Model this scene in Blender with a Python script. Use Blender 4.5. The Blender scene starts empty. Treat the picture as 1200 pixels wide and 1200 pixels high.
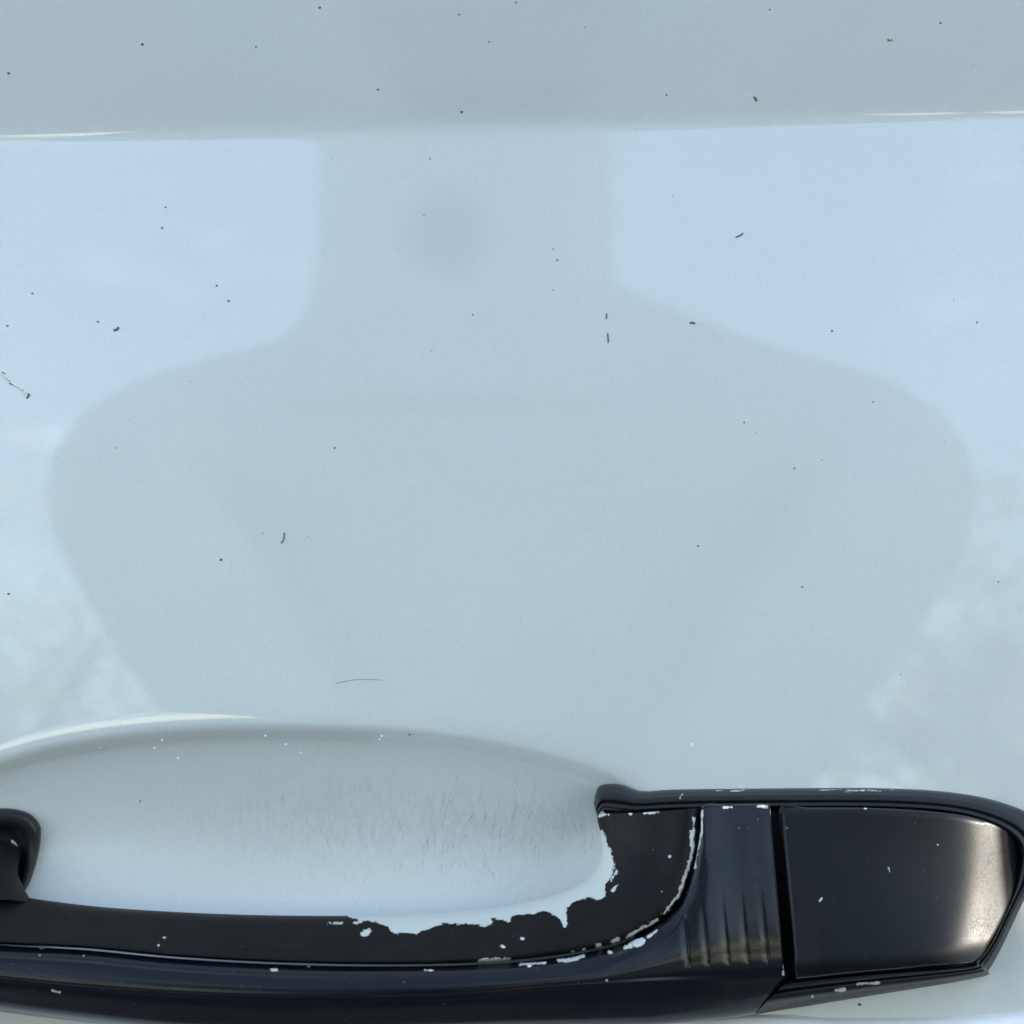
import bpy, bmesh, math, random
import numpy as np

R = math.radians
random.seed(7)
rng = np.random.default_rng(7)
SC = bpy.context.scene
COL = SC.collection

# ---------------------------------------------------------------- camera
D = 0.42            # camera to door, metres
K = 0.15e-3         # metres per photo pixel at the door (the photo is 1200 px wide)
GROUND = -1.122      # the ground below the middle of the frame
cam = bpy.data.cameras.new('camera')
cam.sensor_width = 36
cam.lens = 36 * D / (1200 * K)
cam.clip_start = 0.01
cam.clip_end = 3000
cam.dof.use_dof = True
cam.dof.focus_distance = 0.412
cam.dof.aperture_fstop = 24
co = bpy.data.objects.new('camera', cam)
co.location = (0, -D, 0)
co.rotation_euler = (R(90), 0, 0)
COL.objects.link(co)
SC.camera = co

# ---------------------------------------------------------------- sky and sun
SUN_EL, SUN_AZ = R(12.5), R(7)          # azimuth measured from +X towards +Y (behind the door)
w = bpy.data.worlds.new('World')
SC.world = w
w.use_nodes = True
nt = w.node_tree
N = nt.nodes
bg = N['Background']
bg.inputs['Strength'].default_value = 0.15
sky = N.new('ShaderNodeTexSky')
sky.sky_type = 'NISHITA'
sky.sun_disc = False
sky.sun_elevation = SUN_EL
sky.sun_rotation = R(90) - SUN_AZ
sky.air_density = 1.0
sky.dust_density = 0.3
sky.ozone_density = 1.5
tc = N.new('ShaderNodeTexCoord')
mp = N.new('ShaderNodeMapping')
mp.inputs['Scale'].default_value = (2.2, 2.2, 7.0)
mp.inputs['Rotation'].default_value = (0.35, 0.55, 0.4)
no = N.new('ShaderNodeTexNoise')
no.inputs['Scale'].default_value = 1.9
no.inputs['Detail'].default_value = 8
no.inputs['Roughness'].default_value = 0.62
rp = N.new('ShaderNodeValToRGB')
rp.color_ramp.elements[0].position = 0.54
rp.color_ramp.elements[1].position = 0.80
mxs = N.new('ShaderNodeMix')
mxs.data_type = 'RGBA'
L = nt.links
L.new(tc.outputs['Generated'], mp.inputs['Vector'])
L.new(mp.outputs['Vector'], no.inputs['Vector'])
L.new(no.outputs['Fac'], rp.inputs['Fac'])
mulc = N.new('ShaderNodeMath'); mulc.operation = 'MULTIPLY'; mulc.inputs[1].default_value = 0.7
L.new(rp.outputs['Color'], mulc.inputs[0])
L.new(mulc.outputs[0], mxs.inputs['Factor'])
hs = N.new('ShaderNodeHueSaturation'); hs.inputs['Saturation'].default_value = 0.84
L.new(sky.outputs['Color'], hs.inputs['Color'])
L.new(hs.outputs['Color'], mxs.inputs['A'])
mxs.inputs['B'].default_value = (9.5, 9.6, 9.8, 1)
L.new(mxs.outputs['Result'], bg.inputs['Color'])

sun = bpy.data.lights.new('sun', 'SUN')
sun.energy = 2.5
sun.angle = R(0.5)
sun.color = (1.0, 0.93, 0.82)
so = bpy.data.objects.new('sun', sun)
from mathutils import Vector
sdir = Vector((math.cos(SUN_EL) * math.cos(SUN_AZ), math.cos(SUN_EL) * math.sin(SUN_AZ), math.sin(SUN_EL)))
so.rotation_euler = (-sdir).to_track_quat('-Z', 'Y').to_euler()
COL.objects.link(so)

vs = SC.view_settings
vs.view_transform = 'Standard'
vs.look = 'None'
vs.gamma = 1
vs.use_curve_mapping = False
vs.exposure = 2.20

# ---------------------------------------------------------------- helpers
LEAN = math.tan(R(8.0))

def crease_py(px):
    return 152 - 0.024 * px

def base_y(x, z):
    """the door skin without the hand recess (world metres)"""
    zc = (600 - crease_py(x / K + 600)) * K
    y = LEAN * z + z * z / (2 * 1.4) + x * x / (2 * 3.0)
    d = (z - zc) / K                                      # px above the crease
    soft = 9.0
    up = 0.5 * (d + np.sqrt(d * d + soft * soft))
    cap = 330.0
    up2 = np.maximum(up - cap, 0)
    y = y - (up - up2 * 1.7) * K * math.tan(R(19.5))
    y = y - 0.00002 * np.exp(-((d + 1) / 7.0) ** 2)       # the pressed bead of the crease
    return y

def at(px, py, h=0.0):
    """point h metres proud of the door skin that lies on the sight line of photo pixel px, py"""
    px = np.asarray(px, float); py = np.asarray(py, float); h = np.asarray(h, float)
    u = (px - 600) * K; v = (600 - py) * K
    y = np.zeros_like(u + h)
    for _ in range(6):
        f = (D + y) / D
        y = base_y(u * f, v * f) - h
    f = (D + y) / D
    return np.stack([u * f, y, v * f], -1)

def link(name, me, mat=None, parent=None):
    o = bpy.data.objects.new(name, me)
    COL.objects.link(o)
    if mat is not None:
        for m in (mat if isinstance(mat, (list, tuple)) else [mat]):
            me.materials.append(m)
    if parent is not None:
        o.parent = parent
    return o

def mesh_from(name, verts, faces, smooth=True, sharp=None):
    me = bpy.data.meshes.new(name)
    me.from_pydata(np.asarray(verts, float).reshape(-1, 3).tolist(), [], [tuple(f) for f in faces])
    me.update()
    if smooth:
        me.polygons.foreach_set('use_smooth', np.ones(len(me.polygons), bool))
        if sharp:
            me.set_sharp_from_angle(angle=R(sharp))
    return me

def grid_mesh(name, P, closed=False, sharp=None, flip=False):
    """mesh from an array of points P[s, t, 3]"""
    n, m = P.shape[:2]
    idx = np.arange(n * m).reshape(n, m)
    if closed:
        idx = np.vstack([idx, idx[:1]])
    a, b, c, d = idx[:-1, :-1].ravel(), idx[1:, :-1].ravel(), idx[1:, 1:].ravel(), idx[:-1, 1:].ravel()
    q = np.stack([a, b, c, d] if not flip else [d, c, b, a], -1)
    me = bpy.data.meshes.new(name)
    nq = len(q)
    me.vertices.add(n * m)
    me.vertices.foreach_set('co', P.reshape(-1).astype(np.float32))
    me.loops.add(nq * 4)
    me.loops.foreach_set('vertex_index', q.reshape(-1).astype(np.int32))
    me.polygons.add(nq)
    me.polygons.foreach_set('loop_start', np.arange(nq, dtype=np.int32) * 4)
    me.polygons.foreach_set('use_smooth', np.ones(nq, bool))
    me.update(calc_edges=True)
    me.validate()
    if sharp:
        me.set_sharp_from_angle(angle=R(sharp))
    return me

def attr(me, name, vals):
    a = me.attributes.new(name, 'FLOAT', 'POINT')
    a.data.foreach_set('value', np.asarray(vals, np.float32).ravel())

def cr(P, n, closed=False):
    """Catmull-Rom through P (k, d), n samples spread by arc length; end points kept"""
    P = np.asarray(P, float)
    if closed:
        Q = np.vstack([P[-1:], P, P[:2]])
    else:
        Q = np.vstack([2 * P[:1] - P[1:2], P, 2 * P[-1:] - P[-2:-1]])
    k = len(Q) - 3
    t = np.linspace(0, k, n, endpoint=not closed)
    i = np.minimum(t.astype(int), k - 1); f = (t - i)[:, None]
    p0, p1, p2, p3 = Q[i], Q[i + 1], Q[i + 2], Q[i + 3]
    return 0.5 * (2 * p1 + (p2 - p0) * f + (2 * p0 - 5 * p1 + 4 * p2 - p3) * f ** 2 + (3 * p1 - p0 - 3 * p2 + p3) * f ** 3)

def loft(rails, n, m, closed=False):
    """rails: list of (k, 3) arrays (px, py, h mm) with equal k -> array [n, M, 3] of (px, py, h)"""
    S = np.stack([cr(r, n, closed) for r in rails], 1)          # n, rails, 3
    k = S.shape[1]
    out = []
    T = np.concatenate([np.arange(j, j + 1, 1.0 / m) for j in range(k - 1)] + [np.array([k - 1.0])])
    i = np.minimum(T.astype(int), k - 2); f = (T - i)[None, :, None]
    p1, p2 = S[:, i], S[:, i + 1]
    p0 = np.where((i > 0)[None, :, None], S[:, np.maximum(i - 1, 0)], 2 * p1 - p2)
    p3 = np.where((i < k - 2)[None, :, None], S[:, np.minimum(i + 2, k - 1)], 2 * p2 - p1)
    # finite differences with chord lengths, so close rails give a tight bend without overshoot
    def ln(a, b): return np.maximum(np.linalg.norm((b - a) * np.array([1, 1, 6.67]), axis=-1, keepdims=True), 1e-3)
    d0, d1, d2 = ln(p0, p1), ln(p1, p2), ln(p2, p3)
    m1 = ((p1 - p0) / d0 * d1 + (p2 - p1) / d1 * d0) / (d0 + d1) * d1
    m2 = ((p2 - p1) / d1 * d2 + (p3 - p2) / d2 * d1) / (d1 + d2) * d1
    f2, f3 = f * f, f * f * f
    return (2 * f3 - 3 * f2 + 1) * p1 + (f3 - 2 * f2 + f) * m1 + (-2 * f3 + 3 * f2) * p2 + (f3 - f2) * m2

def seg_dist(px, py, poly, closed=False):
    px = np.asarray(px, float).ravel(); py = np.asarray(py, float).ravel()
    poly = np.asarray(poly, float)
    A = poly if closed else poly[:-1]
    B = np.roll(poly, -1, 0) if closed else poly[1:]
    best = np.full(px.shape, 1e9)
    for (ax, ay), (bx, by) in zip(A, B):
        dx, dy = bx - ax, by - ay
        l2 = dx * dx + dy * dy + 1e-9
        t = np.clip(((px - ax) * dx + (py - ay) * dy) / l2, 0, 1)
        best = np.minimum(best, (px - ax - t * dx) ** 2 + (py - ay - t * dy) ** 2)
    return np.sqrt(best)

def inside(px, py, poly):
    px = np.asarray(px, float).ravel(); py = np.asarray(py, float).ravel()
    poly = np.asarray(poly, float)
    r = np.zeros(px.shape, bool)
    for (ax, ay), (bx, by) in zip(poly, np.roll(poly, -1, 0)):
        if ay == by: continue
        c = ((ay > py) != (by > py)) & (px < (bx - ax) * (py - ay) / (by - ay) + ax)
        r ^= c
    return r

def sdf(px, py, poly):
    d = seg_dist(px, py, poly, True)
    return np.where(inside(px, py, poly), d, -d)

def tag(o, label, cat, group=None):
    o['label'] = label; o['category'] = cat
    if group: o['group'] = group
    return o

def empty(name, loc=(0, 0, 0), parent=None):
    o = bpy.data.objects.new(name, None)
    o.location = loc
    COL.objects.link(o)
    if parent: o.parent = parent
    return o

# ---------------------------------------------------------------- materials
def new_mat(name):
    m = bpy.data.materials.new(name)
    m.use_nodes = True
    return m, m.node_tree.nodes, m.node_tree.links, m.node_tree.nodes['Principled BSDF']

def obj_noise(n, l, scale, detail=4, rough=0.5, stretch=None, coord='Object'):
    t = n.new('ShaderNodeTexCoord')
    x = n.new('ShaderNodeTexNoise')
    x.inputs['Scale'].default_value = scale
    x.inputs['Detail'].default_value = detail
    x.inputs['Roughness'].default_value = rough
    if stretch:
        mm = n.new('ShaderNodeMapping')
        mm.inputs['Scale'].default_value = stretch
        l.new(t.outputs[coord], mm.inputs['Vector'])
        l.new(mm.outputs['Vector'], x.inputs['Vector'])
    else:
        l.new(t.outputs[coord], x.inputs['Vector'])
    return x.outputs['Fac']

def ramp(n, l, fac, stops):
    r = n.new('ShaderNodeValToRGB')
    e = r.color_ramp.elements
    while len(e) < len(stops): e.new(0.5)
    for k, (p, c) in enumerate(stops):
        e[k].position = p
        e[k].color = (c, c, c, 1) if isinstance(c, (int, float)) else tuple(c) + (1,)
    l.new(fac, r.inputs['Fac'])
    return r.outputs['Color']

def maprange(n, l, fac, a, b, c, d):
    r = n.new('ShaderNodeMapRange')
    for k, v in zip(('From Min', 'From Max', 'To Min', 'To Max'), (a, b, c, d)):
        r.inputs[k].default_value = v
    l.new(fac, r.inputs['Value'])
    return r.outputs['Result']

def math_node(n, l, op, a, b):
    r = n.new('ShaderNodeMath'); r.operation = op
    for k, v in enumerate((a, b)):
        if isinstance(v, (int, float)): r.inputs[k].default_value = v
        else: l.new(v, r.inputs[k])
    return r.outputs[0]

def mix_col(n, l, fac, a, b):
    r = n.new('ShaderNodeMix'); r.data_type = 'RGBA'
    for k, v in (('Factor', fac), ('A', a), ('B', b)):
        if isinstance(v, (int, float)): r.inputs[k].default_value = v
        elif isinstance(v, tuple): r.inputs[k].default_value = v + (1,)
        else: l.new(v, r.inputs[k])
    return r.outputs['Result']

def bump(n, l, height, strength, dist, prev=None):
    b = n.new('ShaderNodeBump')
    b.inputs['Strength'].default_value = strength
    b.inputs['Distance'].default_value = dist
    l.new(height, b.inputs['Height'])
    if prev is not None: l.new(prev, b.inputs['Normal'])
    return b.outputs['Normal']

PAINT = (0.595, 0.613, 0.592)

def car_paint():
    m, n, l, p = new_mat('silver_white_car_paint')
    grain = obj_noise(n, l, 4200, 2, 0.6)
    cloud = obj_noise(n, l, 22, 5, 0.6)
    g = maprange(n, l, grain, 0.3, 0.7, 0.92, 1.06)
    c = maprange(n, l, cloud, 0.3, 0.7, 0.975, 1.02)
    v = math_node(n, l, 'MULTIPLY', g, c)
    hsv = n.new('ShaderNodeHueSaturation')
    hsv.inputs['Color'].default_value = PAINT + (1,)
    l.new(v, hsv.inputs['Value'])
    # a soft round spot, mixed darker and bluer into the colour
    dark_spot = n.new('ShaderNodeAttribute'); dark_spot.attribute_name = 'round_spot'
    dirt = n.new('ShaderNodeAttribute'); dirt.attribute_name = 'grime'
    worn = n.new('ShaderNodeAttribute'); worn.attribute_name = 'worn'
    col = mix_col(n, l, math_node(n, l, 'MULTIPLY', dark_spot.outputs['Fac'], 0.25), hsv.outputs['Color'], (0.33, 0.36, 0.42))
    dn = obj_noise(n, l, 300, 7, 0.75, (4.0, 4.0, 1.0))
    dfac = math_node(n, l, 'MULTIPLY', dirt.outputs['Fac'], maprange(n, l, dn, 0.35, 0.7, 0.12, 0.42))
    col = mix_col(n, l, dfac, col, (0.30, 0.29, 0.27))
    l.new(col, p.inputs['Base Color'])
    p.inputs['Metallic'].default_value = 0.12
    p.inputs['Roughness'].default_value = 0.5
    p.inputs['Specular IOR Level'].default_value = 0.35
    l.new(maprange(n, l, worn.outputs['Fac'], 0, 1, 1.0, 0.15), p.inputs['Coat Weight'])
    p.inputs['Coat IOR'].default_value = 1.77
    cr_ = math_node(n, l, 'ADD', maprange(n, l, obj_noise(n, l, 60, 6, 0.6), 0.3, 0.7, 0.022, 0.045),
                    math_node(n, l, 'ADD', math_node(n, l, 'MULTIPLY', dirt.outputs['Fac'], 0.10), math_node(n, l, 'MULTIPLY', worn.outputs['Fac'], 0.17)))
    l.new(cr_, p.inputs['Coat Roughness'])
    peel = obj_noise(n, l, 420, 2, 0.5)
    nb = bump(n, l, peel, 0.012, 0.0002)
    l.new(nb, p.inputs['Coat Normal'])
    fl = bump(n, l, grain, 0.12, 0.0001)
    l.new(fl, p.inputs['Normal'])
    return m

def black_paint(name, base, rough, warm=0.0, chips=True, spec=0.5, amp=3.0, dust=0.25):
    m, n, l, p = new_mat(name)
    out = n['Material Output']
    big = obj_noise(n, l, 120, 6, 0.65)
    fine = obj_noise(n, l, 2600, 3, 0.6)
    speck = obj_noise(n, l, 1500, 2, 0.5)
    col = mix_col(n, l, maprange(n, l, big, 0.35, 0.75, 0.0, dust), base, (0.05 + warm, 0.05, 0.05 - warm * 0.4))
    col = mix_col(n, l, maprange(n, l, speck, 0.735, 0.76, 0.0, 0.2), col, (0.25, 0.26, 0.27))
    l.new(col, p.inputs['Base Color'])
    rr = math_node(n, l, 'ADD', maprange(n, l, big, 0.3, 0.7, rough * 0.85, rough * 1.2), maprange(n, l, fine, 0.3, 0.7, -0.07, 0.09))
    l.new(rr, p.inputs['Roughness'])
    p.inputs['Specular IOR Level'].default_value = spec
    nb = bump(n, l, fine, 0.12, 0.00008)
    if not chips:
        l.new(nb, p.inputs['Normal'])
        return m
    a = n.new('ShaderNodeAttribute'); a.attribute_name = 'chip_glint'
    j1 = obj_noise(n, l, 900, 6, 0.75)
    jag = maprange(n, l, j1, 0.25, 0.75, -amp, amp)
    s = math_node(n, l, 'ADD', a.outputs['Fac'], jag)
    mask = maprange(n, l, s, -0.35, 0.35, 0.0, 1.0)
    nb2 = bump(n, l, mask, -0.9, 0.00012, nb)
    l.new(nb2, p.inputs['Normal'])
    q = n.new('ShaderNodeBsdfPrincipled')
    q.inputs['Base Color'].default_value = (0.53, 0.535, 0.50, 1)
    q.inputs['Roughness'].default_value = 0.4
    l.new(nb2, q.inputs['Normal'])
    mx = n.new('ShaderNodeMixShader')
    l.new(mask, mx.inputs[0]); l.new(p.outputs[0], mx.inputs[1]); l.new(q.outputs[0], mx.inputs[2])
    l.new(mx.outputs[0], out.inputs['Surface'])
    return m

def plain(name, col, rough, spec=0.5, var=0.25, scale=40, bstr=0.2, bd=0.001):
    m, n, l, p = new_mat(name)
    x = obj_noise(n, l, scale, 6, 0.6)
    lo = tuple(c * (1 - var) for c in col); hi = tuple(min(1, c * (1 + var)) for c in col)
    l.new(ramp(n, l, x, [(0.3, lo), (0.7, hi)]), p.inputs['Base Color'])
    p.inputs['Roughness'].default_value = rough
    p.inputs['Specular IOR Level'].default_value = spec
    l.new(bump(n, l, x, bstr, bd), p.inputs['Normal'])
    return m

M_PAINT = car_paint()
M_GRIP = black_paint('satin_black_handle_paint', (0.0035, 0.0045, 0.007), 0.16, spec=.33, amp=2.4, dust=0.03)
M_LINER = black_paint('dusty_black_inner_paint', (0.007, 0.0065, 0.0062), 0.45, warm=0.01, spec=.12, amp=3.2, dust=0.12)
M_COVER = black_paint('worn_black_cover_paint', (0.003, 0.004, 0.006), 0.42, spec=.23, amp=2.0, dust=0.03)
M_RUBBER = black_paint('scuffed_black_rubber', (0.010, 0.010, 0.011), 0.34, spec=.32, amp=2.0, dust=0.15)
M_DARK = plain('dark_plastic', (0.006, 0.006, 0.007), 0.6)
M_WHITE = plain('bright_white_strip_paint', (0.88, 0.88, 0.88), 0.4, var=0.01, bstr=0.03, bd=0.0002)

_p = M_WHITE.node_tree.nodes['Principled BSDF']
_p.inputs['Coat Weight'].default_value = 1.0
_p.inputs['Coat IOR'].default_value = 1.8
# ---------------------------------------------------------------- ground and surroundings that the paint mirrors
def ground():
    m, n, l, p = new_mat('grey_asphalt')
    x = obj_noise(n, l, 1.3, 10, 0.7)
    y = obj_noise(n, l, 60, 4, 0.6)
    c = mix_col(n, l, maprange(n, l, y, 0.3, 0.7, 0, 1), ramp(n, l, x, [(0.3, (0.06, 0.061, 0.064)), (0.7, (0.095, 0.096, 0.10))]), (0.105, 0.106, 0.11))
    l.new(c, p.inputs['Base Color'])
    p.inputs['Roughness'].default_value = 0.9
    l.new(bump(n, l, y, 0.4, 0.004), p.inputs['Normal'])
    s = 1200
    me = mesh_from('ground', [(-s, -s, GROUND), (s, -s, GROUND), (s, s, GROUND), (-s, s, GROUND)], [(0, 1, 2, 3)], False)
    o = link('ground', me, m)
    o['kind'] = 'structure'
ground()

def tube_rings(pts, rad, seg=8):
    pts = [Vector(p) for p in pts]
    vs_, fs = [], []
    for i, p in enumerate(pts):
        d = (pts[min(i + 1, len(pts) - 1)] - pts[max(i - 1, 0)]).normalized()
        u = d.orthogonal().normalized(); v = d.cross(u)
        for k in range(seg):
            a = 2 * math.pi * k / seg
            vs_.append(tuple(p + (u * math.cos(a) + v * math.sin(a)) * rad[i]))
    for i in range(len(pts) - 1):
        for k in range(seg):
            k2 = (k + 1) % seg
            fs.append((i * seg + k, i * seg + k2, (i + 1) * seg + k2, (i + 1) * seg + k))
    return vs_, fs

M_BARK = plain('grey_brown_bark', (0.10, 0.08, 0.06), 0.9, scale=12, bstr=0.6, bd=0.02)
LEAF = [plain('leaf_olive_yellow', (0.48, 0.40, 0.20), 0.7, scale=3), plain('leaf_dull_green', (0.085, 0.10, 0.035), 0.7, scale=3),
        plain('leaf_autumn_tan', (0.50, 0.40, 0.25), 0.7, scale=3)]

def tree(x, y, height, width, kind, leaves, label, seed):
    r = random.Random(seed); g = np.random.default_rng(seed)
    root = empty('autumn_tree', (x, y, GROUND))
    tag(root, label, 'tree', 'trees across the yard')
    V, F = [], []
    def add(pts, rad, seg=7):
        v, f = tube_rings(pts, rad, seg)
        o = len(V); V.extend(v); F.extend([tuple(i + o for i in q) for q in f])
    th = height * 0.5
    trunk = [(r.uniform(-.12, .12) * k, r.uniform(-.12, .12) * k, th * k / 4) for k in range(5)]
    add(trunk, [0.045 * height * (1 - 0.14 * k) * 0.55 for k in range(5)])
    tips = []
    for k in range(13):
        a = k * 2.4 + r.uniform(-.4, .4); z0 = th * r.uniform(0.45, 1.0)
        ln = width * r.uniform(0.3, 0.52)
        e = (math.cos(a) * ln, math.sin(a) * ln, z0 + (height - z0) * r.uniform(0.25, 0.85))
        mid = (e[0] * .45, e[1] * .45, z0 + (e[2] - z0) * .6)
        add([(0, 0, z0), mid, e], [0.011 * height, 0.006 * height, 0.002 * height], 5)
        tips += [e, mid]
    tips.append((0, 0, height * 0.93))
    me = mesh_from('trunk', V, F)
    link('trunk', me, M_BARK, root)
    P = []
    cl = []
    for t in tips:
        for _ in range(4):
            cl.append((t[0] + r.gauss(0, .11) * width, t[1] + r.gauss(0, .11) * width, t[2] + r.gauss(0, .07) * height))
    cl = np.array(cl)
    i = g.integers(0, len(cl), leaves)
    c = cl[i] + g.normal(0, 1, (leaves, 3)) * np.array([.055 * width, .055 * width, .035 * height])
    c[:, 2] = np.maximum(c[:, 2], height * .22)
    s = g.uniform(.05, .11, (leaves, 1))
    a = g.normal(0, 1, (leaves, 3)); a /= np.linalg.norm(a, axis=1, keepdims=True)
    b = g.normal(0, 1, (leaves, 3)); b -= a * (a * b).sum(1, keepdims=True); b /= np.linalg.norm(b, axis=1, keepdims=True)
    q = np.stack([c - a * s, c - b * s * .55, c + a * s, c + b * s * .55], 1).reshape(-1, 3)
    f = np.arange(leaves * 4).reshape(-1, 4)
    me = mesh_from('crown', q, f.tolist(), False)
    for k in range(2): me.materials.append(LEAF[(kind + k) % 3])
    me.polygons.foreach_set('material_index', (g.random(leaves) < .3).astype(np.int32))
    o = bpy.data.objects.new('crown', me); COL.objects.link(o); o.parent = root

tree(-5.6, -20, 7.6, 5.0, 0, 2700, 'bushy yellow tree reflected at the far left of the door paint', 11)
tree(-2.6, -21, 6.6, 4.2, 2, 1900, 'thin tan tree next to the bushy yellow tree', 12)
tree(-10.5, -24, 7.6, 6.0, 1, 5000, 'tall green tree at the left end of the row', 13)
tree(5.4, -20, 7.4, 5.2, 2, 9000, 'dense tan tree reflected at the right of the door paint', 14)
tree(10.2, -22, 7.6, 5.4, 0, 8000, 'wide yellow tree at the right end of the row', 15)

def person():
    """the photographer, standing behind the camera: seen only as a grey mirror image in the paint"""
    root = empty('person', (0.0, -0.80, GROUND))
    tag(root, 'person in a grey jacket holding a phone at chest height in front of the door', 'person')
    m_cl = plain('grey_jacket_cloth', (0.36, 0.375, 0.36), 0.9, scale=300, bstr=0.3)
    m_sk = plain('skin', (0.42, 0.27, 0.20), 0.55, scale=80, var=0.1, bstr=0.05)
    m_tr = plain('dark_blue_trousers', (0.09, 0.10, 0.115), 0.9, scale=300)
    m_hr = plain('dark_brown_hair', (0.03, 0.022, 0.016), 0.6, scale=200)
    def skin(name, pts, edges, rad, mat, sub=2, par=root):
        me = bpy.data.meshes.new(name)
        me.from_pydata(pts, edges, [])
        o = link(name, me, mat, par)
        s = o.modifiers.new('skin', 'SKIN'); s.use_smooth_shade = True
        for k, rr in enumerate(rad):
            sv = me.skin_vertices[0].data[k]
            sv.radius = rr if isinstance(rr, tuple) else (rr, rr)
            sv.use_root = (k == 0)
        u = o.modifiers.new('sub', 'SUBSURF'); u.levels = sub; u.render_levels = sub
        return o
    # body in one piece: pelvis, spine, neck, head, arms to the phone, legs
    pts = [(0, 0, .95), (0, 0, 1.12), (0, .01, 1.30), (0, 0, 1.44), (-.02, .01, 1.52), (-.03, .03, 1.60), (-.03, .04, 1.70),
           (-.15, 0, 1.40), (-.248, .06, 1.375), (-.06, .27, 1.065), (.15, 0, 1.40), (.248, .06, 1.375), (.06, .27, 1.065),
           (-.10, 0, .86), (-.11, .02, .48), (-.11, -.02, .08), (-.12, .13, .035), (.10, 0, .86), (.11, .02, .48), (.11, -.02, .08), (.12, .13, .035)]
    ed = [(0, 1), (1, 2), (2, 3), (3, 4), (4, 5), (5, 6), (3, 7), (7, 8), (8, 9), (3, 10), (10, 11), (11, 12),
          (0, 13), (13, 14), (14, 15), (15, 16), (0, 17), (17, 18), (18, 19), (19, 20)]
    rad = [(.16, .12), (.135, .11), (.15, .12), (.13, .10), .058, (.078, .095), (.075, .095),
           .078, .06, .036, .078, .06, .036, .09, .062, .045, .035, .09, .062, .045, .035]
    b = skin('body', pts, ed, rad, m_cl)
    # head with face over the body's own head core, then hair, trousers and hands
    bm = bmesh.new()
    bmesh.ops.create_uvsphere(bm, u_segments=24, v_segments=18, radius=1)
    for v in bm.verts:
        x, y, z = v.co
        x *= .078 * (1 - .18 * max(0, -z)); yy = y * .10; zz = z * .122
        if y > .55 and abs(x) < .02 and -.45 < z < .15: yy += .022 * (1 - abs(x) / .02) * (0.5 - z * .6)
        if y > .6 and .02 < abs(x) < .05 and 0 < z < .3: yy -= .008
        v.co = (x - .03, yy + .04, zz + 1.655)
    me = bpy.data.meshes.new('head'); bm.to_mesh(me); bm.free()
    me.polygons.foreach_set('use_smooth', np.ones(len(me.polygons), bool))
    hd = link('head', me, m_sk, root)
    for s in (-1, 1):
        v, f = tube_rings([(s * .079 - .03, .03, 1.625), (s * .084 - .03, .025, 1.65), (s * .084 - .03, .022, 1.675), (s * .08 - .03, .025, 1.69)], [.008, .013, .014, .006], 8)
        link('ear', mesh_from('ear', v, f), m_sk, hd)
        v, f = tube_rings([(s * .03 - .03, .118, 1.668), (s * .03 - .03, .128, 1.668), (s * .03 - .03, .131, 1.668)], [.012, .009, .001], 10)
        link('eye', mesh_from('eye', v, f), m_hr, hd)
    # raised hood with an opening for the face
    ring = []
    prof = [(1.40, .20, .110, -.01), (1.445, .15, .10, -.005), (1.48, .112, .10, -.003), (1.52, .095, .105, .0), (1.60, .092, .118, .01), (1.68, .094, .122, .015), (1.75, .082, .105, .015), (1.79, .05, .07, .01), (1.805, .008, .01, .01)]
    pp = cr(np.array(prof), 28)
    seg = 36
    V = []; F = []
    for z, a, b, c in pp:
        for k in range(seg):
            th = 2 * math.pi * k / seg
            V.append((a * math.cos(th) - .03, c + b * math.sin(th), z))
    for i in range(len(pp) - 1):
        zc = (pp[i][0] + pp[i + 1][0]) / 2
        for k in range(seg):
            th = 2 * math.pi * (k + .5) / seg
            if math.sin(th) > .62 and 1.60 < zc < 1.745: continue
            F.append((i * seg + k, i * seg + (k + 1) % seg, (i + 1) * seg + (k + 1) % seg, (i + 1) * seg + k))
    ho = link('hood', mesh_from('hood', V, F), m_cl, root)
    so_ = ho.modifiers.new('thickness', 'SOLIDIFY'); so_.thickness = .004; so_.offset = 1
    skin('trousers', [(0, 0, .97), (-.10, 0, .86), (-.11, .02, .48), (-.11, -.02, .10), (.10, 0, .86), (.11, .02, .48), (.11, -.02, .10)],
         [(0, 1), (1, 2), (2, 3), (0, 4), (4, 5), (5, 6)], [(.172, .132), .105, .075, .062, .105, .075, .062], m_tr)
    for s in (-1, 1):
        hand = empty('hand', (s * .060, .295, 1.075), root)
        hp = [(0, -.03, 0), (0, .01, .0), (-s * .005, .035, .0)]
        skin('palm', hp, [(0, 1), (1, 2)], [(.02, .026), (.018, .034), (.012, .03)], m_sk, 1, hand)
        for k in range(4):
            z = -.027 + .018 * k; ln = [.055, .068, .07, .06][k]
            skin('finger', [(-s * .004, .03, z), (-s * .012, .03 + ln * .45, z), (-s * .03, .03 + ln * .62, z), (-s * .046, .03 + ln * .6, z)],
                 [(0, 1), (1, 2), (2, 3)], [.009, .0085, .008, .007], m_sk, 1, hand)
        skin('thumb', [(-s * .01, 0, .022), (-s * .02, .03, .036), (-s * .04, .045, .034)], [(0, 1), (1, 2)], [.011, .010, .008], m_sk, 1, hand)
    # the phone
    ph = empty('phone', (0, -D - .012, -.055))
    tag(ph, 'slim dark phone held between both hands of the person', 'phone')
    bm = bmesh.new()
    bmesh.ops.create_cube(bm, size=1)
    bmesh.ops.scale(bm, vec=(.073, .008, .15), verts=bm.verts)
    bmesh.ops.bevel(bm, geom=bm.edges[:], offset=.0035, segments=3, affect='EDGES', profile=.5)
    me = bpy.data.meshes.new('phone_body'); bm.to_mesh(me); bm.free()
    link('phone_body', me, M_DARK, ph)
    v, f = tube_rings([(0, .004, .055), (0, .0062, .055)], [.008, .0075], 20)
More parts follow.
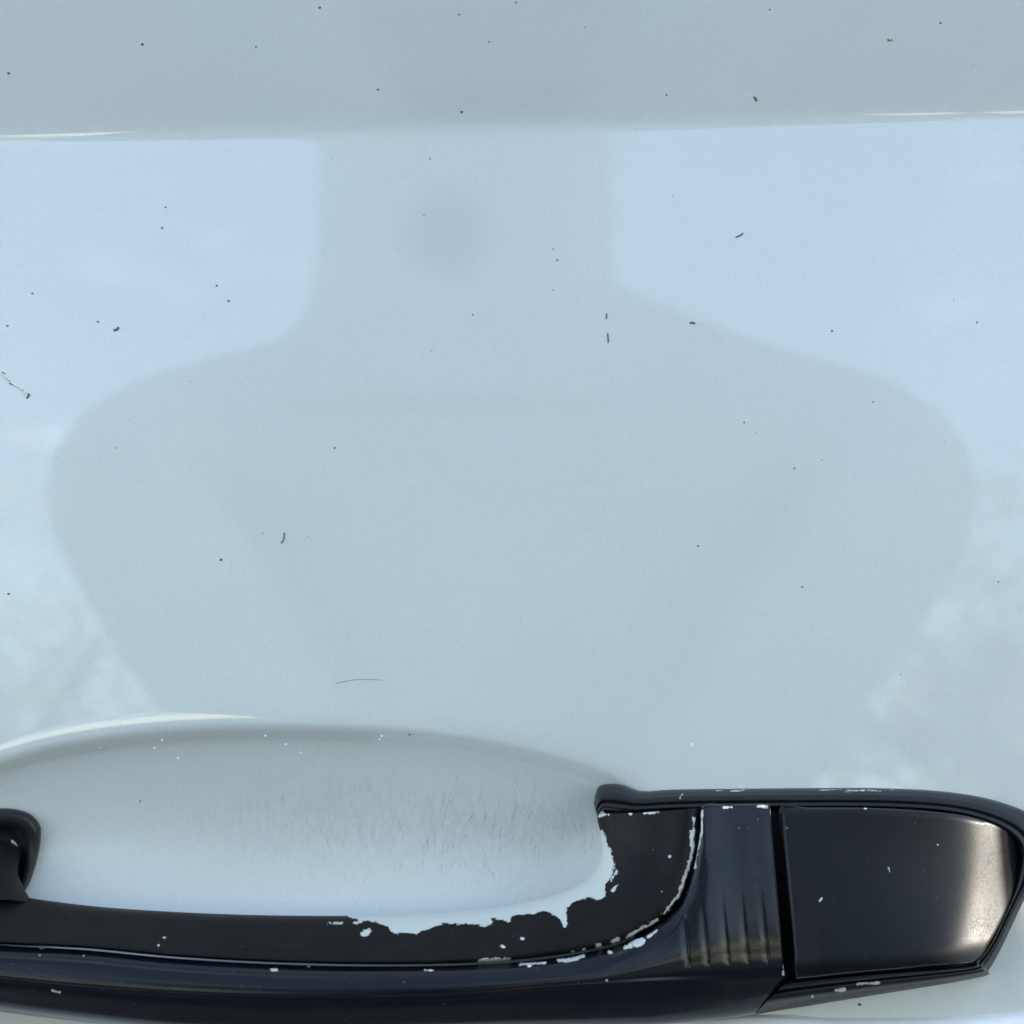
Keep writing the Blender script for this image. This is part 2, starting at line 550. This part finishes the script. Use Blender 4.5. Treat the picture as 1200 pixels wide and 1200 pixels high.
    link('lens_ring', mesh_from('lens_ring', v, f), M_DARK, ph)
person()

def blocker():  # added out of view to block the sun, so the person is evenly shaded
    root = empty('sun_blocker', (3.0, -0.48, GROUND))
    tag(root, 'added unseen pillar with a flat cap standing beside the person', 'blocker')
    m = plain('rough_grey_render', (0.33, 0.32, 0.30), 0.9, scale=30, bstr=.5, bd=.004)
    def box(name, sx, sy, z0, z1, bev):
        bm = bmesh.new(); bmesh.ops.create_cube(bm, size=1)
        bmesh.ops.scale(bm, vec=(sx, sy, z1 - z0), verts=bm.verts)
        bmesh.ops.translate(bm, vec=(0, 0, (z0 + z1) / 2), verts=bm.verts)
        bmesh.ops.bevel(bm, geom=bm.edges[:], offset=bev, segments=2, affect='EDGES')
        me = bpy.data.meshes.new(name); bm.to_mesh(me); bm.free()
        link(name, me, m, root)
    box('plinth', .66, 1.16, 0, .25, .015)
    box('shaft', .55, 1.05, .25, 2.62, .01)
    box('cap', .70, 1.20, 2.62, 2.74, .02)
blocker()

# ---------------------------------------------------------------- the car door
door = empty('car_door', (0, 0, 0))
tag(door, 'silver white car door with a scuffed black pull handle across its oval hand recess', 'car door')

POCKET = cr(np.array([(-150, 985), (-120, 945), (-60, 918), (0, 896), (60, 879), (130, 867), (210, 859), (300, 856), (400, 857.5), (480, 862),
                      (560, 872), (640, 889), (700, 908), (738, 930), (750, 965), (742, 1015), (716, 1060), (670, 1090), (600, 1108), (520, 1118), (430, 1124),
                      (300, 1124), (180, 1120), (60, 1110), (-60, 1090), (-130, 1045)]), 220, True)

def pocket_depth(d):
    """depth (px units) of the recess as a function of the distance d inside its outline"""
    x = np.linspace(-30, 160, 800)
    sl = np.interp(x, [-26, -10, 0, 8, 15, 50, 95, 135], [0, .10, .70, .82, .50, .34, .17, 0])
    ker = np.hanning(21); ker /= ker.sum()
    sl = np.convolve(sl, ker, 'same')
    dep = np.cumsum(sl) * (x[1] - x[0])
    return np.interp(d, x, dep)

def axis(lo, a, b, hi, fine, coarse_n):
    l1 = a - (np.linspace(0, 1, coarse_n) ** 2)[::-1] * (a - lo)
    l2 = b + np.linspace(0, 1, coarse_n) ** 2 * (hi - b)
    return np.concatenate([l1[:-1], np.arange(a, b, fine), l2])

ax = axis(-3000, -160, 1360, 4200, 3.2, 24)
ay1 = axis(-1700, 95, 185, 800, 1.6, 20)
ay2 = np.linspace(800, 1110, 142)
ay = np.unique(np.concatenate([ay1[ay1 < 798], ay2, np.arange(1114, 1260, 4.0), 1260 + np.linspace(0, 1, 24)[1:] ** 2 * 2900]))
# keep the upper field reasonably even
ay = np.unique(np.concatenate([ay, np.arange(-60, 800, 6.0)]))
keep = np.concatenate([[True], np.diff(ay) > 0.7]); ay = ay[keep]
GX, GY = np.meshgrid(ax, ay, indexing='ij')
m_in = (GX > -230) & (GX < 830) & (GY > 790) & (GY < 1150)
H = np.zeros_like(GX)
dd = sdf(GX[m_in], GY[m_in], POCKET)
H[m_in] = -pocket_depth(dd) * K
def blur(A, ax_, cells):
    k = np.hanning(2 * cells + 1); k /= k.sum()
    B = np.apply_along_axis(lambda v: np.convolve(np.pad(v, cells, mode='edge'), k, 'valid'), ax_, A)
    return B
HB = blur(blur(H, 0, 14), 1, 20)
bw = np.zeros_like(H); bw[m_in] = np.clip((dd - 22) / 34, 0, 1)
bw = bw * bw * (3 - 2 * bw)
H = H * (1 - bw) + HB * bw
P = at(GX, GY, H)
me = grid_mesh('door_skin', P, flip=True)
attr(me, 'round_spot', np.exp(-((np.hypot(GX - 525, (GY - 275)) / 50.0) ** 4)))
gr = np.zeros_like(GX)
gr[m_in] = np.clip(dd / 30, 0, 1) * np.exp(-((GY[m_in] - 965) / 55.0) ** 2) * np.clip((GX[m_in] - 60) / 300, 0.15, 1)
attr(me, 'grime', gr)
wn = np.zeros_like(GX)
wn[m_in] = np.clip((dd - 14) / 30, 0, 1)
attr(me, 'worn', wn)
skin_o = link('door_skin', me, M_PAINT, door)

def skin_h(px, py):
    """bilinear height of the finished skin"""
    px = np.atleast_1d(np.asarray(px, float)); py = np.atleast_1d(np.asarray(py, float))
    i = np.clip(np.searchsorted(ax, px) - 1, 0, len(ax) - 2); j = np.clip(np.searchsorted(ay, py) - 1, 0, len(ay) - 2)
    u = (px - ax[i]) / (ax[i + 1] - ax[i]); v = (py - ay[j]) / (ay[j + 1] - ay[j])
    return H[i, j] * (1 - u) * (1 - v) + H[i + 1, j] * u * (1 - v) + H[i, j + 1] * (1 - u) * v + H[i + 1, j + 1] * u * v

# raised bright white strip along the lower edge of the picture
wt = np.array([(-400, 1262), (100, 1236), (420, 1212), (640, 1197), (885, 1188), (990, 1192), (1110, 1190), (1200, 1185), (1400, 1174), (1700, 1155)], float)
def rail(pts, dx, dy, h):
    p = np.asarray(pts, float)
    h = np.broadcast_to(np.asarray(h, float), (len(p),))
    return np.column_stack([p[:, 0] + dx, p[:, 1] + dy, h])
rl = [rail(wt, 0, 0, -.3), rail(wt, 0, 2, .5), rail(wt, 0, 5, 1.3), rail(wt, 0, 20, 2.6), rail(wt, 0, 120, 7), rail(wt, 0, 260, 9), rail(wt, 0, 290, -.5)]
G = loft(rl, 120, 6)
link('white_strip', grid_mesh('white_strip', at(G[..., 0], G[..., 1], G[..., 2] * 1e-3), flip=True), M_WHITE, door)

# ---------------------------------------------------------------- pull handle
handle = empty('pull_handle', tuple(at(450, 1120, 0)), door)
def hpart(name, G, mat, strokes=(), poly=(), closed=False, sharp=None, disp=None, parent=None, flip=True, sub=None):
    h = G[..., 2] * 1e-3
    if disp is not None: h = h + disp(G[..., 0], G[..., 1], G)
    P = at(G[..., 0], G[..., 1], h) - np.array(handle.location)
    me = grid_mesh(name, P, closed=closed, sharp=sharp, flip=flip)
    X, Y = G[..., 0].ravel(), G[..., 1].ravel()
    c = np.full(X.shape, -12.0)
    for pts, wd in strokes:
        pts = np.atleast_2d(np.asarray(pts, float))
        if len(pts) == 1: pts = np.vstack([pts, pts + .01])
        c = np.maximum(c, wd - seg_dist(X, Y, pts))
    for pl in poly:
        c = np.maximum(c, np.clip(sdf(X, Y, pl), -12, 6))
    attr(me, 'chip_glint', c)
    return link(name, me, mat, parent or handle)

def round_end(r):
    p = np.asarray(r, float)[0]
    return np.vstack([[-238, 1110 + (p[1] - 1110) * .3, 1.0], [-190, 1110 + (p[1] - 1110) * .8, p[2] * .82], r])

# inner face of the bar, between the recess and the groove
edge = [(-80, 1036), (0, 1049), (100, 1062.5), (200, 1070), (300, 1074), (400, 1075), (480, 1073), (545, 1069), (600, 1062), (645, 1052), (680, 1038), (700, 1021), (707, 1000), (706, 978), (703, 964), (702, 954)]
mid = [(-80, 1080), (0, 1088), (100, 1094), (200, 1103), (300, 1109), (400, 1112), (480, 1111), (545, 1107), (597, 1101), (645, 1092), (690, 1076), (724, 1053), (744, 1025), (754, 1000), (758, 975), (760, 952)]
outr = [(-80, 1097), (0, 1105), (100, 1110), (200, 1119.5), (300, 1125.5), (400, 1128.5), (490, 1128.5), (570, 1126), (630, 1120.5), (683, 1112.5), (726, 1101), (767, 1080), (794, 1053), (808, 1017), (816, 975), (818, 947)]
hE = np.array([9, 10, 11, 11.5, 12, 12, 12, 11.5, 11, 10.5, 10, 9, 8, 7, 6.5, 6])
hM = np.array([16, 17, 18, 18.5, 19, 19, 18.8, 18.4, 17.8, 17, 16, 15, 14, 13, 12.5, 12])
hO = np.array([20, 20.5, 21, 21.4, 21.5, 21.4, 21, 20.5, 19.8, 19, 18.2, 17.2, 16.2, 15.3, 14.6, 14])
E, Mi, O = np.array(edge, float), np.array(mid, float), np.array(outr, float)
def lp(a, b, t): return a + (b - a) * t
rl = [np.column_stack([E + (-.5), hE - 7]), np.column_stack([E, hE - .8]), np.column_stack([lp(E, Mi, .05), hE]), np.column_stack([lp(E, Mi, .5), lp(hE, hM, .55)]),
      np.column_stack([lp(E, Mi, .88), lp(hE, hM, .92)]), np.column_stack([lp(Mi, O, .25), lp(hM, hO, .4)]), np.column_stack([lp(Mi, O, .94), hO - .1]), np.column_stack([O, hO - .5]), np.column_stack([O + .3, hO - 5])]
big = [(398, 1066), (412, 1076.5), (426, 1078), (440, 1080), (455, 1086.5), (462, 1094), (474, 1093), (486, 1094), (497, 1090), (506, 1087), (522, 1081), (531, 1083),
       (545, 1082), (558, 1084), (569, 1086), (577, 1081), (575, 1075), (585, 1077), (597, 1081), (600, 1073), (618, 1071), (638, 1068), (648, 1071), (656, 1077), (661, 1087), (665, 1083), (664, 1063), (672, 1057), (690, 1051),
       (702, 1055), (710, 1050), (709, 1037), (717, 1026), (720, 1014), (714, 992), (706, 972), (699, 975), (690, 1000), (640, 1040), (520, 1060)]
chips_l = [([(429, 1093)], 3.4), ([(425, 1094), (433, 1091)], 2.2), ([(612, 1100)], 2.0), ([(589, 1109)], 1.6), ([(385, 1082), (400, 1081)], 1.2), ([(415, 1081), (424, 1080)], 1.0),
           ([(562, 1126), (596, 1125)], 2.6), ([(813, 958), (811, 1000), (806, 1018), (795, 1050), (778, 1070)], 1.5), ([(811, 975), (810, 990)], 2.3), ([(770, 1078), (735, 1098)], 1.5),
           ([(703, 955), (712, 952)], 2.5), ([(739, 953)], 2.2), ([(755, 952), (772, 951)], 1.8), ([(700, 1108), (703, 1108)], 2), ([(684, 1112)], 1.8), ([(671, 1116)], 1.6), ([(718, 1103), (724, 1101)], 2.2), ([(716, 1031), (722, 1020)], 1.5),
           ([(193, 1099)], 1.3), ([(186, 1108)], 1.2), ([(717, 1044), (722, 1038)], 1.2), ([(776, 1045)], 1.2), ([(784, 1003)], 1.6), ([(776, 1040)], 1.0)]
chips_l = [(p, wd) for p, wd in chips_l]
rl = [round_end(r) for r in rl]
G = loft(rl, 860, 9)
hpart('inner_face', G, M_LINER, chips_l, [big], sharp=40)

# the outer shell with its thumb ribs
T = np.array([(-80, 1101), (0, 1109), (100, 1114.5), (200, 1124), (300, 1130), (400, 1133), (500, 1133), (583, 1130), (633, 1125.5), (683, 1118), (728, 1107), (771, 1085), (799, 1058), (813, 1019), (821, 977), (824, 947), (850, 945.5), (876, 945), (900, 945)], float)
Bf = np.array([(-80, 1139), (0, 1147), (100, 1157), (200, 1164), (300, 1168), (400, 1169), (500, 1167), (583, 1162), (633, 1157), (683, 1153.5), (712, 1152), (740, 1150.5), (768, 1149.5), (800, 1149), (830, 1148.5), (855, 1148), (876, 1147), (896, 1146), (917, 1144.5)], float)
U = np.array([(-80, 1168), (0, 1181), (100, 1193), (200, 1203), (300, 1208), (400, 1208), (500, 1205), (583, 1202), (633, 1200.5), (683, 1199.5), (712, 1199), (740, 1198.5), (764, 1198), (788, 1196.5), (812, 1194.5), (835, 1192.5), (855, 1190.5), (870, 1188.5), (886, 1186)], float)
W = np.array([0, 0, 0, 0, 0, 0, .05, .12, .22, .36, .5, .64, .76, .86, .94, 1, 1, 1, 1])      # 0 = round bar, 1 = flat plate with ribs
hF = np.array([23, 24, 24.8, 25.2, 25.3, 25.2, 24.8, 24, 23.2, 22.2, 21.4, 20.6, 19.8, 19, 18.4, 17.8, 17.2, 16.8, 16.4])
def hh(a, b): return hF - lp(a, b, W)
rl = [np.column_stack([T + (-.3, -.3), hh(9, 7)]), np.column_stack([T, hh(4.6, 3.4)]), np.column_stack([lp(T, Bf, .05), hh(3.7, 3.0)]), np.column_stack([lp(T, Bf, .28), hh(1.6, 1.9)]),
      np.column_stack([lp(T, Bf, .55), hh(.5, .75)]), np.column_stack([lp(T, Bf, .84), hh(0, 0)]), np.column_stack([lp(T, Bf, .95), hh(.05, .3)]), np.column_stack([Bf, hh(.5, 1.3)]),
      np.column_stack([lp(Bf, U, .12), hh(.7, 1.9)]), np.column_stack([lp(Bf, U, .6), hh(2.8, 4.2)]), np.column_stack([lp(Bf, U, .93), hh(4.8, 6.4)]), np.column_stack([U, hh(5.6, 7.2)]), np.column_stack([U + (0, -2), hh(19, 15)])]
# turn the gap end in: two extra stations per rail
def close_end(r, dx, dh):
    a = r[-1] + np.array([dx, 0, -.35]); b = a + np.array([.5, 0, -dh])
    return np.vstack([r, a, b])
rl = [round_end(close_end(r, 1.2, 6)) for r in rl]
def ribs(px, py, G):
    out = np.zeros_like(px)
    for cx in (806, 829, 853, 876, 899):
        sx = px - (cx + (py - 1120) * .10)
        prof = np.where(sx > 0, np.exp(-(sx / 2.2) ** 2), np.exp(-(sx / 4.5) ** 2))
        win = np.clip((py - 1040) / 88, 0, 1) ** 1.2 * np.clip((1134 - py) / 14, 0, 1)
        out += -prof * win * .00021
    wv = .000015 * np.sin(px * .55 + .02 * py) * np.clip((py - 960) / 60, 0, 1) * np.clip((1110 - py) / 60, 0, 1)
    return out
chips_g = [([(823, 950), (822, 975), (814, 1017)], 1.0), ([(620, 1131)], 2.0), ([(610, 1130), (640, 1128)], 1.2), ([(655, 1126), (668, 1125), (684, 1121)], 1.9), ([(745, 1106), (752, 1103)], 4.2), ([(739, 1108)], 3), ([(733, 1110)], 2),
           ([(760, 1098), (770, 1090)], 1.2), ([(715, 1116)], 2.2), ([(498, 1137), (506, 1137)], 1.4), ([(318, 1136), (325, 1136)], 1.7), ([(346, 1130)], 1.2), ([(362, 1132)], 1.0), ([(48, 1110), (52, 1109)], 1.6), ([(47, 1119)], 1.2), ([(98, 1120)], 1.2),
           ([(62, 1161), (70, 1163)], 1.7), ([(920, 1120), (918, 1142)], 1.0), ([(848, 946), (858, 946)], 1.2), ([(888, 945), (899, 945)], 1.2), ([(902, 1022)], 1.4), ([(876, 1052)], 1.3), ([(888, 960)], 1.0), ([(866, 970)], .8), ([(711, 1149)], 1.3), ([(804, 1045)], 1)]
G = loft(rl, 980, 9)
hpart('grip', G, M_GRIP, chips_g, sharp=40, disp=ribs)

# rubber seal round the right end of the handle
Oo = np.array([(695.5, 941), (699, 926), (706, 919.5), (726, 919), (741, 924), (756, 927), (792, 925), (870, 924), (990, 923), (1050, 924), (1098, 926.5), (1140, 932), (1170, 939), (1200, 950), (1222, 966), (1230, 990), (1222, 1020), (1203, 1050), (1191, 1074), (1176, 1106), (1160, 1135), (1145, 1146), (1020, 1167), (940, 1180), (884, 1189)], float)
Ii = np.array([(700, 957), (703, 953), (708, 949), (726, 951), (741, 952), (756, 951), (792, 949), (870, 947.5), (990, 947), (1050, 948), (1098, 951), (1135, 957), (1165, 967), (1185, 979), (1195, 993), (1196, 1011), (1189, 1040), (1181, 1062), (1171, 1083), (1159, 1106), (1144, 1124), (1132, 1132), (1020, 1140), (945, 1147), (922, 1150)], float)
ww = np.array([1] * 13 + [1, 1, 1, 1, 1.1, 1.2, 1.3, 1.4, 1.6, 1.9, 2, 2])
rl = [np.column_stack([Oo, -.4 * np.ones(25)]), np.column_stack([lp(Oo, Ii, .04), 1.4 * ww]), np.column_stack([lp(Oo, Ii, .22), 3.2 * ww]), np.column_stack([lp(Oo, Ii, .5), 4.6 * ww]), np.column_stack([lp(Oo, Ii, .62), 4.6 * ww]),
      np.column_stack([lp(Oo, Ii, .68), 4.2 * ww]), np.column_stack([lp(Oo, Ii, .76), 5.0 * ww]), np.column_stack([lp(Oo, Ii, .88), 5.2 * ww]), np.column_stack([lp(Oo, Ii, .96), 4.6 * ww]), np.column_stack([Ii, 2.0 * ww])]
chips_glints_r = [([(838, 927), (846, 926)], .2), ([(856, 927), (874, 926)], .5), ([(960, 926), (985, 925)], .4), ([(990, 927), (1020, 926), (1032, 927)], .7), ([(1045, 926)], .8), ([(797, 935), (799, 931)], .8), ([(970, 936), (972, 940)], .9),
           ([(1005, 1153), (1030, 1152)], 1.5), ([(980, 1160), (990, 1160)], 2.2), ([(952, 1168)], 1.5), ([(1192, 944), (1200, 949)], 1.2), ([(900, 928)], 1)]  # leading strokes here are reflections painted in chip colour, the rest real chips
G = loft(rl, 620, 6)
hpart('seal', G, M_RUBBER, chips_glints_r, sharp=50)

# lock cover on the right
Lc = np.array([(914, 947), (950, 946.5), (985, 946.5), (1020, 947), (1065, 949), (1110, 953), (1140, 958), (1168, 967), (1186, 979), (1195, 996), (1196, 1013), (1187, 1048), (1171, 1084), (1155, 1112), (1146, 1123), (1133, 1129), (1092, 1131), (1055, 1135), (1020, 1138), (980, 1142), (942, 1146), (932, 1143), (930, 1110), (926, 1070), (922, 1035), (918, 990)], float)
corner = [0, 20, 21]
tb = np.array([.05, .05, .05, .05, .08, .14, .25, .40, .52, .60, .62, .62, .60, .52, .42, .32, .24, .2, .18, .16, .1, .06, .06, .06, .06, .06])
dp = np.array([.8, .8, .8, .8, 1.0, 1.5, 2.4, 3.6, 4.8, 5.6, 6.2, 6.6, 6.4, 5.6, 4.4, 3.2, 2.4, 2.0, 1.8, 1.6, 1.0, .8, .6, .6, .6, .6])
ns = 420
Lr = cr(np.column_stack([Lc, tb, dp]), ns, True)
sx = np.clip(Lr[:, 0], 965, 1085); tt = np.clip((Lr[:, 0] - 914) / 280, 0, 1)
cx = 955 + tt * 140; cy = 1042 - 10 * np.clip((tt - .5), 0, 1)
tv = np.concatenate([[-.001, 0, 0], np.linspace(.008, .12, 10), np.linspace(.14, 1, 36)])
GG = np.zeros((ns, len(tv), 3))
c_right = [(1128, 925), (1160, 950), (1186, 974), (1197, 1003), (1189, 1045), (1166, 1098), (1150, 1132), (1140, 1160)]
c_bot = [(900, 1150), (932, 1147), (1020, 1138.5), (1092, 1132), (1160, 1124)]
c_top = [(900, 946), (1020, 946), (1110, 951), (1150, 958)]
c_left = [(914, 940), (918, 990), (926, 1070), (932, 1150)]
XE = np.polyfit(np.array([930, 975, 1003, 1045, 1098, 1125, 1150]) - 1040, [1172, 1191, 1196, 1189, 1166, 1150, 1138], 3)
def cover_h(x, y):
    def pr(c, wdt, drop, e):
        return drop * np.clip(1 - seg_dist(x, y, c) / wdt, 0, 1) ** e
    h = 15.8 - (x - 914) / 280 * .8 + (y - 1040) * .15 * math.tan(R(9))
    xe = np.polyval(XE, y - 1040)
    d = .5 * (xe + 1192) - x
    h = h - .5 * 1.0 * .15 * (np.sqrt((54 - d) ** 2 + 22 ** 2) + (54 - d))
    h = h - .00006 * np.clip(x - 1000, 0, 300) ** 2 + .00028 * (y - 1010) ** 2 * np.clip((x - 960) / 190, 0, 1)
    return h - pr(c_bot, 24, 1.5, 2) - pr(c_top, 9, .9, 2) - pr(c_left, 6, .6, 2)
for j, t in enumerate(tv):
    t0 = max(t, 0)
    X = Lr[:, 0] + (cx - Lr[:, 0]) * t0
    Y = Lr[:, 1] + (cy - Lr[:, 1]) * t0
    hgt = cover_h(X, Y) - 0.35 * np.clip(1 - t0 / .02, 0, 1) ** 2
    if j == 0: hgt = hgt * 0 + 2.5
    if j == 1: hgt = hgt - 1.0
    GG[:, j, 0] = X; GG[:, j, 1] = Y; GG[:, j, 2] = hgt
chips_c = [([(961, 1056), (963, 1052)], .9), ([(1041, 1017), (1043, 1021)], .6), ([(1041, 1096)], .6), ([(1099, 990)], .5), ([(1014, 947)], 1.2), ([(922, 970)], 1.2), ([(1058, 960)], .9)]
hpart('lock_cover', GG, M_COVER, chips_c, closed=True, sharp=45, flip=True)

# dark carrier plate behind the joints
bp = np.array([(704, 948), (800, 944), (1000, 943), (1120, 950), (1195, 985), (1198, 1015), (1150, 1125), (1020, 1150), (890, 1182), (800, 1182), (740, 1120), (760, 1000)], float)
bm = bmesh.new()
top = [bm.verts.new(tuple(Vector(at(x, y, .0022)) - Vector(handle.location))) for x, y in bp]
bot = [bm.verts.new(tuple(Vector(at(x, y, -.004)) - Vector(handle.location))) for x, y in bp]
bm.faces.new(top)
for i in range(len(bp)): bm.faces.new((top[i], bot[i], bot[(i + 1) % len(bp)], top[(i + 1) % len(bp)]))
bmesh.ops.recalc_face_normals(bm, faces=bm.faces)
me = bpy.data.meshes.new('carrier_plate'); bm.to_mesh(me); bm.free()
link('carrier_plate', me, M_DARK, handle)

# left mount: rubber collar in the recess and the arm that passes through it
oc = np.array([(-2, 947), (20, 948.5), (37, 955), (47, 967), (48, 980), (46, 996), (40, 1020), (32, 1040), (20, 1051), (-10, 1054), (-45, 1040), (-60, 1000), (-50, 965), (-28, 950)], float)
ic = np.array([(-2, 969), (12, 970), (23, 975), (29, 984), (30, 992), (29, 1003), (26, 1018), (23, 1033), (16, 1042), (-8, 1044), (-32, 1032), (-42, 1000), (-35, 978), (-18, 970)], float)
def off(p): return skin_h(p[:, 0], p[:, 1]) * 1000
rl = [np.column_stack([oc, off(oc) - .5]), np.column_stack([lp(oc, ic, .05), off(oc) + 1.4]), np.column_stack([lp(oc, ic, .35), off(oc) + 2.6]), np.column_stack([lp(oc, ic, .75), off(oc) + 2.4]), np.column_stack([ic, off(oc) + 1.2]), np.column_stack([lp(ic, np.array([[-6., 1005.]]), .12), off(ic) + .4]), np.column_stack([lp(ic, np.array([[-6., 1005.]]), .97), off(lp(ic, np.array([[-6., 1005.]]), .97)) + .4])]
G = loft(rl, 120, 7, True)
hpart('collar', G, M_RUBBER, [], closed=True, sharp=50)
a0 = np.array([(-40, 1000), (-38, 1012), (-36, 1040), (-40, 1062)], float)
armL = np.array([(-30, 985, -10), (-31, 1000, -2), (-34, 1022, 5), (-40, 1060, 12)], float)
armR = np.array([(21, 984, -10), (22, 1000, -3), (19, 1025, 3), (34, 1057, 10)], float)
rl = [armL + (0, 0, -8), armL, lp(armL, armR, .3) + (0, -3, 2.2), lp(armL, armR, .6) + (0, -4, 2.6), lp(armL, armR, .9) + (0, -1, 1.2), armR, armR + (1, 0, -6)]
G = loft(rl, 60, 7)
hpart('arm', G, M_LINER, [([(6, 981), (14, 983), (21, 988)], 3.2)], sharp=50)

# ---------------------------------------------------------------- small marks on the paint
M_SPECK = plain('dark_grit', (0.085, 0.082, 0.075), 0.8)
M_SCR = plain('pale_scratch', (0.55, 0.57, 0.58), 0.5)
specks = [(167, 52, 2.2), (10, 86, 1.9), (375, 9, 1.8), (300, 55, 1.5), (541, 131, 1.7), (538, 17, 1.6), (605, 3, 1.3), (573, 49, 1.2), (885, 116, 1.9), (1045, 47, 1.9), (902, 11, 1.5), (686, 32, 1.1), (653, 305, 2.0), (648, 292, 1.2), (812, 378, 1.8),
          (9, 382, 1.6), (115, 377, 1.7), (38, 344, 1.4), (268, 353, 1.6), (254, 335, 1.6), (190, 267, 1.5), (194, 243, 1.6), (872, 495, 1.7), (931, 549, 1.7), (392, 525, 1.7), (259, 656, 2.0), (10, 696, 1.6), (818, 640, 1.6), (940, 688, 1.3),
          (1170, 682, 1.3), (1145, 378, 1.6), (1023, 471, 1.3), (975, 388, 1.6), (1102, 27, 1.6), (504, 186, 1.6), (554, 369, 1.5), (136, 525, 1.2), (497, 252, 1.2), (1118, 352, 1.1), (480, 861, 1.5), (781, 111, 1.5), (361, 629, 1.2), (963, 539, 1.0), (648, 340, 1.2),
          (300, 55, 1.2), (443, 105, 1.5), (1007, 1177, 2.0), (164, 939, 1.4), (308, 625, 1.0), (788, 229, 1.0)]
for k in range(90):
    specks.append((rng.uniform(-60, 1260), rng.uniform(-60, 840), rng.uniform(.4, .75)))
V, F = [], []
for x, y, r in specks:
    c = Vector(at(x, y, 0)); r *= K * .8
    o = len(V)
    st = rng.uniform(.6, 1.5)
    for k in range(6):
        a = k * math.pi / 3
        q = r * rng.uniform(.75, 1.25)
        V.append(tuple(c + Vector((q * math.cos(a) * st, -0.00001, q * math.sin(a)))))
    V.append(tuple(c + Vector((0, -r * .8, 0))))
    V.append(tuple(c + Vector((0, r * .3, 0))))
    for k in range(6):
        F.append((o + k, o + (k + 1) % 6, o + 6)); F.append((o + (k + 1) % 6, o + k, o + 7))
o = link('grit', mesh_from('grit', V, F), M_SPECK, door)
o['kind'] = 'stuff'

def fibre(name, pts, r, mat):
    p = cr(np.array(pts, float), max(6, 5 * len(pts)))
    h = skin_h(p[:, 0], p[:, 1]) + r * K * .5
    q = at(p[:, 0], p[:, 1], h)
    v, f = tube_rings(q.tolist(), [r * K * (1 if 0 < i < len(q) - 1 else .4) for i in range(len(q))], 5)
    return link(name, mesh_from(name, v, f), mat, door)
fibre('fibre', [(133, 387), (137, 386), (139, 383)], 1.3, M_SPECK)
fibre('fibre', [(333, 624), (332.5, 632), (329, 637)], .7, M_SPECK)
fibre('fibre', [(711, 367), (710.5, 374)], .8, M_SPECK)
fibre('fibre', [(712, 390), (713, 402)], .8, M_SPECK)
fibre('fibre', [(862, 278), (867, 276), (871, 273)], .9, M_SPECK)
fibre('fibre', [(883, 113), (886, 116), (886, 119)], 1.0, M_SPECK)
fibre('fibre', [(808, 378), (815, 379)], 1.0, M_SPECK)
fibre('fibre', [(1040, 46), (1043, 48)], .9, M_SPECK)
fibre('fibre', [(31, 467), (34, 463), (33, 461)], 1.1, M_SPECK)
fibre('scratch', [(392, 801), (412, 797), (430, 796), (450, 797)], .35, plain('grey_scratch', (.36, .38, .39), .6))
fibre('scratch', [(2, 437), (8, 443), (14, 449), (24, 455), (31, 462)], 1.3, plain('chalky_scratch', (.68, .66, .6), .7))
for x, y in ((4, 437), (9, 444), (13, 450), (18, 452)):
    fibre('fibre', [(x - 2, y - 1), (x + 2, y + 1)], .8, M_SPECK)

# fingernail scratches inside the recess: one joined part
m, n, l, p = new_mat('fingernail_scratch')
p.inputs['Base Color'].default_value = (.16, .165, .16, 1)
p.inputs['Roughness'].default_value = .6
tr = n.new('ShaderNodeBsdfTransparent'); mx = n.new('ShaderNodeMixShader')
al = n.new('ShaderNodeAttribute'); al.attribute_name = 'fade'
l.new(al.outputs['Fac'], mx.inputs[0]); l.new(tr.outputs[0], mx.inputs[1]); l.new(p.outputs[0], mx.inputs[2])
l.new(mx.outputs[0], n['Material Output'].inputs['Surface'])
V, F, A = [], [], []
for k in range(620):
    x0 = 120 + 580 * rng.beta(2.6, 1.5); y0 = rng.normal(965, 32)
    ln = 5 + 45 * rng.beta(1.3, 3); sl = rng.normal(-.2, .38); cv = rng.normal(0, .012)
    wd = rng.uniform(.2, .6); al_ = .6 * rng.uniform(.03, .55) ** 1.6 * np.clip((x0 - 100) / 350, .25, 1)
    t = np.linspace(0, 1, 7)
    px = x0 + sl * ln * t + cv * (ln * t) ** 2; py = y0 + ln * t
    if sdf(px, py, POCKET).min() < 12: continue
    for sgn in (-1, 1):
        pw = px + sgn * wd * np.sin(np.pi * np.clip(t, .08, .92))
        V += at(pw, py, skin_h(pw, py) + .00004).tolist()
        A += (al_ * np.sin(np.pi * np.clip(t, .05, .95))).tolist()
    o = len(V) - 14
    for i in range(6): F.append((o + i, o + i + 1, o + 7 + i + 1, o + 7 + i))
me = mesh_from('scratches', V, F)
attr(me, 'fade', A)
o = link('scratches', me, m, door)
o['kind'] = 'stuff'

# tiny bright stone chips on the rim of the recess and the paint
V, F = [], []
for x, y, r in [(190, 867, 2), (181, 876, 1.5), (208, 888, 2.2), (117, 876, 1.2), (335, 872, 1.5), (352, 882, 1.5), (311, 862, 1.6), (447, 862, 2), (445, 866, 1.4), (811, 872, 2.2), (160, 938, 1.2)]:
    c = Vector(at(x, y, float(skin_h(x, y)[0]) + .00004)); o = len(V); r *= K
    for k in range(7):
        a = k * 2 * math.pi / 7; q = r * rng.uniform(.6, 1.2)
        V.append(tuple(c + Vector((q * math.cos(a), 0, q * math.sin(a)))))
    V.append(tuple(c + Vector((0, -.00006, 0))))
    for k in range(7): F.append((o + k, o + (k + 1) % 7, o + 7))
o = link('stone_chips', mesh_from('stone_chips', V, F), plain('white_primer', (.8, .8, .78), .6), door)
o['kind'] = 'stuff'
